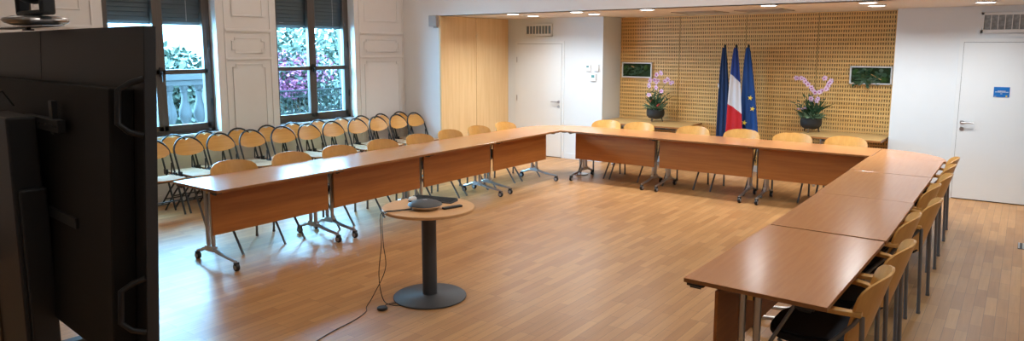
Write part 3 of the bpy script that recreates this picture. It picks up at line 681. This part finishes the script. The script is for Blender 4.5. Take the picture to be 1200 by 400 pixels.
# ------------------------------------------------------------------ orchid arrangements
def orchid(label, px, py, stems, small, coral, seed):
    rnd = random.Random(seed); t = thing('orchid_arrangement', label, 'plant', (px,py,.7355), 0, 'orchid pots on the oak consoles')
    b = MB(); b.lathe([(.0,.045),(.07,.047),(.115,.065),(.145,.105),(.152,.15),(.146,.20),(.150,.21),(.138,.21),(.132,.19),(.0,.185)], seg=40); pot = b.build('pot', 'potblk', t, smooth=60)
    for k in range(3):
        a = 2*PI*k/3+.5; f = MB(); f.tube([(.10*math.cos(a),.10*math.sin(a),.07),(.125*math.cos(a),.125*math.sin(a),0)], [.014,.008], 8); f.build('foot', 'bark', pot)
    g = MB()
    for k in range(150):
        a = rnd.uniform(0,2*PI); r = .15*math.sqrt(rnd.random()); el = rnd.uniform(.05,1.1); d = (math.cos(a)*math.cos(el), math.sin(a)*math.cos(el)*.7, math.sin(el))
        g.leaf((r*math.cos(a), r*math.sin(a)*.8, .19+rnd.uniform(0,.07)), d, (rnd.uniform(-.4,.4),rnd.uniform(-.4,.4),1), rnd.uniform(.05,.11), rnd.uniform(.025,.045), bend=.3)
    g.build('low_foliage', 'leafpale', t, smooth=60)
    g = MB()
    for k in range(60):
        a = rnd.uniform(0,2*PI); el = rnd.uniform(.5,1.35); d = (math.cos(a)*math.cos(el), math.sin(a)*math.cos(el)*.7, math.sin(el))
        g.leaf((rnd.uniform(-.07,.07), rnd.uniform(-.05,.05), .20+rnd.uniform(0,.10)), d, (rnd.uniform(-1,1),rnd.uniform(-1,1),.5), rnd.uniform(.15,.30), rnd.uniform(.018,.035), bend=.25)
    for k in range(46):
        z = rnd.uniform(.30,.52); x = rnd.gauss(0,.08); g.leaf((x, rnd.gauss(0,.04), z), (rnd.uniform(-1,1),rnd.uniform(-.7,.7),rnd.uniform(-.1,.9)), (0,-1,.4), rnd.uniform(.05,.10), .018)
    g.build('tall_foliage', 'leafdark', t, smooth=60)
    for st in stems:
        pts = [(rnd.uniform(-.03,.03),0,.19)]+[(x-px,-.02,z-.7355) for x,z in st]
        s = MB(); s.tube(spl(pts,6), .0035, 6); so = s.build('flower_stem', 'leafdark', t)
        for (x, z) in st:
            for rep in range(2):
                c = Vector((x-px+rnd.uniform(-.02,.02), -.045+rnd.uniform(-.02,.02), z-.7355+rnd.uniform(-.02,.02))); nrm = Vector((rnd.uniform(-.3,.7),-1,rnd.uniform(-.3,.3))).normalized(); u = nrm.orthogonal().normalized(); w = nrm.cross(u); f = MB(); a0 = rnd.uniform(0,1)
                for k in range(5):
                    a = a0+2*PI*k/5; d = u*math.cos(a)+w*math.sin(a)+nrm*.15; f.leaf(c, d, nrm, .041, .038 if k % 2 else .031, 0, bend=-.12)
                for k in range(3): a = a0+2*PI*k/3; f.leaf(c+nrm*.008, u*math.cos(a)*.6+w*math.sin(a)*.6+nrm*.7, nrm, .016, .012, 1)
                f.build('flower', ('orchid','magenta'), so, smooth=60)
    for (x, z) in small:
        f = MB()
        for k in range(14):
            a = rnd.uniform(0,2*PI); el = rnd.uniform(-.2,1.3); f.leaf((x-px,-.10,z-.7355), (math.cos(a)*math.cos(el), math.sin(a)*math.cos(el), math.sin(el)), (0,0,1), .035, .022)
        f.build('blossom', coral, t)
    return t
orchid('orchid arrangement with pink coral blossoms in black pot, left of the flags', .595, 2.03, [[(.49,1.20),(.49,1.35),(.51,1.43),(.58,1.43)], [(.63,1.30),(.63,1.41),(.63,1.52),(.69,1.55)], [(.70,1.25),(.78,1.40),(.81,1.46),(.87,1.39)]], [(.67,1.0),(.56,1.08),(.69,1.02)], 'coral', 3)
orchid('orchid arrangement with two arching sprays in black pot, right of the flags', 3.07, 2.03, [[(3.06,1.22),(3.10,1.32),(3.07,1.38),(3.0,1.44),(2.97,1.49),(2.91,1.53),(2.85,1.51)], [(3.15,1.22),(3.19,1.34),(3.28,1.38),(3.30,1.44),(3.31,1.49),(3.24,1.52)]], [(2.96,1.07),(2.91,1.06),(3.0,1.08)], 'orchid', 8)

# ------------------------------------------------------------------ framed moss pictures
def moss(label, x0, x1, z0, z1, seed, over):
    rnd = random.Random(seed); cx, cz = (x0+x1)/2, (z0+z1)/2; a, h = (x1-x0)/2, (z1-z0)/2
    t = thing('moss_picture', label, 'wall picture', (cx,YB,cz), 0, 'framed moss panels on the slotted wall'); w = .02
    f = MB(); f.box(-a,a,-.045,-.001,h-w,h); f.box(-a,a,-.045,-.001,-h,-h+w); f.box(-a,-a+w,-.045,-.001,-h,h); f.box(a-w,a,-.045,-.001,-h,h); f.build('frame', 'whitep', t, bevel=.002)
    g = MB(); n, m_ = 30, 16; vs = []; fs = []
    for j in range(m_+1):
        for i in range(n+1): vs.append((-a+w+(2*a-2*w)*i/n, -.018-.014*rnd.random(), -h+w+(2*h-2*w)*j/m_))
    for j in range(m_):
        for i in range(n): q = j*(n+1)+i; fs.append((q,q+1,q+n+2,q+n+1))
    g.add(vs, fs).build('moss_bed', 'moss', t, smooth=60)
    for (bx, bz, br) in ((-a*.72,h*.25,.055),(a*.62,-h*.45 if over else h*.3,.05)):
        b = MB(); b.lathe([(.001,-.065),(br*.5,-.06),(br*.85,-.045),(br,-.022)], axis='y', c=(bx,0,bz), seg=20); b.build('moss_ball', 'mossball', t, smooth=60)
    g = MB()
    for k in range(70):
        x, z = rnd.gauss(-.02,a*.38), rnd.gauss(0,h*.35)
        if over and k < 26: x, z = rnd.gauss(-a*.25,.07), rnd.gauss(-h*.55,.05)
        k_ = 1 if over else .6; x = max(-a*.85*(.82 if not over else 1), min(a*.85*(.82 if not over else 1), x)); z = max(-h*(1.05 if over else .45), min(h*(.75 if over else .5), z))
        g.leaf((x,-.035,z), (rnd.uniform(-1,1),-rnd.uniform(.1,.6),rnd.uniform(-1,.6)), (rnd.uniform(-.4,.4),-1,rnd.uniform(-.3,.5)), rnd.uniform(.06,.12)*k_, rnd.uniform(.035,.07)*k_)
    g.build('leaves', 'leafdark', t, smooth=60)
    b = MB(); b.tube([(0,-.05,.02),(.07,-.06,-.02),(.14,-.055,-.06)] if over else [(-.10,-.05,.07),(-.05,-.055,.05),(-.02,-.05,.04)], .006, 6); b.build('twig', 'console', t)
moss('white framed moss picture above the left orchid, near the white wall', -.195, .375, 1.45, 1.715, 5, False)
moss('white framed moss picture with leaves spilling over, beside right white wall', 3.50, 4.05, 1.445, 1.705, 6, True)

# ------------------------------------------------------------------ outdoors beyond the windows
b = MB(); b.box(-14, XL-.36, -12, 8, -.4, .0); struct(b.build('ground', 'ground'))
t = thing('stone_balustrade', 'pale stone balustrade outside the window beside the display', 'balustrade', (-4.4,-3.7,0))
b = MB(); b.box(-.14,.14,-2.0,.9,1.50,1.62); b.box(-.10,.10,-2.0,.9,1.42,1.50); b.build('rail', 'stone', t, bevel=.01)
b = MB(); b.box(-.14,.14,-2.0,.9,.0,.74); b.build('plinth', 'stone', t, bevel=.01)
for k in range(12):
    y = -1.95+k*.225
    b = MB(); b.lathe([(.062,.74),(.062,.79),(.045,.80),(.040,.84),(.078,.93),(.092,1.0),(.080,1.08),(.050,1.17),(.040,1.26),(.045,1.31),(.060,1.33),(.045,1.345),(.062,1.37),(.062,1.42)], 0, y, 20); b.build('baluster', 'stone', t, smooth=60)
b = MB(); b.box(-.16,.16,.62,.92,0,1.66); b.build('pier', 'stone', t, bevel=.01)
def cloud(m, rnd, c, r, n, size, mi=None):
    for k in range(n):
        while True:
            p = Vector((rnd.uniform(-1,1),rnd.uniform(-1,1),rnd.uniform(-1,1)))
            if p.length <= 1: break
        m.leaf((c[0]+p.x*r[0],c[1]+p.y*r[1],c[2]+p.z*r[2]), (rnd.uniform(-1,1),rnd.uniform(-1,1),rnd.uniform(-.6,1)), (rnd.uniform(-1,1),rnd.uniform(-1,1),rnd.uniform(0,1)), size*rnd.uniform(.6,1.3), size*.6, mi)
def tree(name, label, loc, crowns, n, size, flowers=None, trunk=.9, cat='tree'):
    rnd = random.Random(hash(label) % 1000 if False else len(label)); t = thing(name, label, cat, loc)
    m = MB()
    for c, r in crowns: cloud(m, rnd, c, r, n, size)
    m.build('foliage', 'leaf', t, smooth=0)
    if flowers:
        m = MB()
        for c, r, k in flowers: cloud(m, rnd, c, r, k, size*.7)
        m.build('flowers', 'bougain', t, smooth=0)
    s = MB(); s.tube([(0,0,0),(.05,.02,trunk*.5),(0,0,trunk)], [.07,.06,.04], 10); s.build('trunk', 'bark', t)
tree('leafy_tree', 'green leafy tree beyond the stone balustrade', (-7.6,-2.6,0), [((0,0,1.45),(.9,1.5,.65)),((0,.6,1.1),(.9,1.1,.8)),((.3,-1.0,1.2),(.8,1.1,.9)),((-.6,0,.9),(.5,2.4,.9))], 2200, .15, trunk=1.6)
tree('flowering_bush', 'purple flowering bush outside the second window', (-5.3,-.75,0), [((0,-.1,1.55),(.55,.85,.55)),((-.1,-.5,.95),(.5,.8,.6)),((-.1,.5,1.1),(.5,.6,.7))], 1800, .10, [((.35,-.35,1.55),(.35,.55,.38),520), ((.35,.2,1.55),(.3,.4,.35),260), ((.4,-.35,1.25),(.2,.3,.2),160)], cat='bush')
tree('leafy_tree', 'tall pale tree rising behind the purple flowering bush', (-9.6,3.4,0), [((0,0,2.2),(1.2,2.6,1.3)),((0,-1.2,1.3),(1.0,1.6,.9)),((0,1.5,1.2),(1,1.6,.9)),((-.6,0,.8),(.5,3.2,.9))], 3000, .17, trunk=1.8)
t = thing('iron_railing', 'black wrought iron railing outside the second window', 'railing', (-4.45,-1.2,0))
b = MB(); b.tube([(0,-.95,1.24),(0,.95,1.24)], .014, 8); b.tube([(0,-.95,.86),(0,.95,.86)], .011, 8); b.tube([(0,-.95,1.13),(0,.95,1.13)], .009, 8); b.tube([(0,-.95,0),(0,-.95,1.26)], .016, 8); b.tube([(0,.95,0),(0,.95,1.26)], .016, 8); b.build('rails', 'iron', t)
for k in range(22):
    y = -.88+k*.0838; b = MB(); b.tube([(0,y,.86),(0,y,1.24)], .0065, 6); 
    if k % 2: b.tube([(0,y+.032*math.cos(a),1.185+.032*math.sin(a)) for a in [2*PI*i/12 for i in range(12)]], .0045, 5, closed=True)
    else: b.tube([(0,y+.032*math.cos(a),.91+.032*math.sin(a)) for a in [2*PI*i/12 for i in range(12)]], .0045, 5, closed=True)
    b.build('baluster', 'iron', t)
t = thing('stone_pillar', 'pale stone pillar at the right side of the second window view', 'pillar', (-4.4,-.33,0))
b = MB(); b.box(-.10,.10,-.09,.15,0,3.0); b.box(-.13,.13,-.12,.18,0,.25); b.build('shaft', 'stone', t, bevel=.01)
b = MB(); b.box(-.15,.15,-.14,.20,3.0,3.15); b.build('capital', 'stone', t, bevel=.01)
t = thing('distant_building', 'pale building with a flat roof far beyond the trees', 'building', (-30,4,0))
b = MB(); b.box(-3,3,-9,9,0,3.6); b.build('wall', 'facade', t, smooth=0)
b = MB(); b.box(-3.2,3.2,-9.2,9.2,3.6,3.85); b.build('roof', 'stone', t, smooth=0)
for k in range(7):
    b = MB(); b.box(2.99,3.03,-8+k*2.4,-7+k*2.4,1.4,3.0); b.build('window', 'shutter', t, smooth=0)

# ------------------------------------------------------------------ light
w = bpy.data.worlds.new('World'); bpy.context.scene.world = w; w.use_nodes = True
bg = w.node_tree.nodes['Background']; bg.inputs['Color'].default_value = (.27, .64, 1.0, 1); bg.inputs['Strength'].default_value = 58.
for a, c in WIN:                                             # sampling portals in the two window openings
    L = bpy.data.lights.new('window_portal', 'AREA'); L.shape = 'RECTANGLE'; L.size = c-a; L.size_y = 2.27-WZ0; L.cycles.is_portal = True
    o = bpy.data.objects.new('window_portal', L); C.objects.link(o); o.location = (XF-.12, (a+c)/2, (2.27+WZ0)/2); o.rotation_euler = (0, -PI/2, 0)
    o.rotation_euler = Vector((1,0,0)).to_track_quat('-Z', 'Y').to_euler()
sun = bpy.data.lights.new('sun', 'SUN'); sun.energy = .8; sun.angle = R(8); so = bpy.data.objects.new('sun', sun); C.objects.link(so); so.rotation_euler = (R(35), R(25), 0)
for x in (-1.2, 2.2, 5.6):
    for y in (-10.2, -7.4, -4.6, -1.9):
        L = bpy.data.lights.new('hall_lamp', 'AREA'); L.shape = 'SQUARE'; L.size = .6; L.energy = {-10.2:2, -7.4:8, -4.6:32, -1.9:34}[y]*(.55 if x < 0 else 1); L.color = (.86, .94, 1.0) if x > 4 else (1, .87, .74)
        o = bpy.data.objects.new('hall_lamp', L); C.objects.link(o); o.location = (x, y, ZC-.03)

# ------------------------------------------------------------------ camera
cam = bpy.data.cameras.new('camera'); co = bpy.data.objects.new('camera', cam); C.objects.link(co)
cam.sensor_width = 36; cam.lens = 820.46*36/1200; cam.shift_y = -(200-169.62)/1200; cam.clip_start = .05
co.location = (5.5926, -8.8610, 1.9689); co.rotation_euler = (R(90-7.89), 0, R(36.266))
sc = bpy.context.scene; sc.camera = co
sc.view_settings.view_transform = 'Standard'; sc.view_settings.look = 'None'; sc.view_settings.gamma = 1; sc.view_settings.use_curve_mapping = False; sc.view_settings.exposure = .10
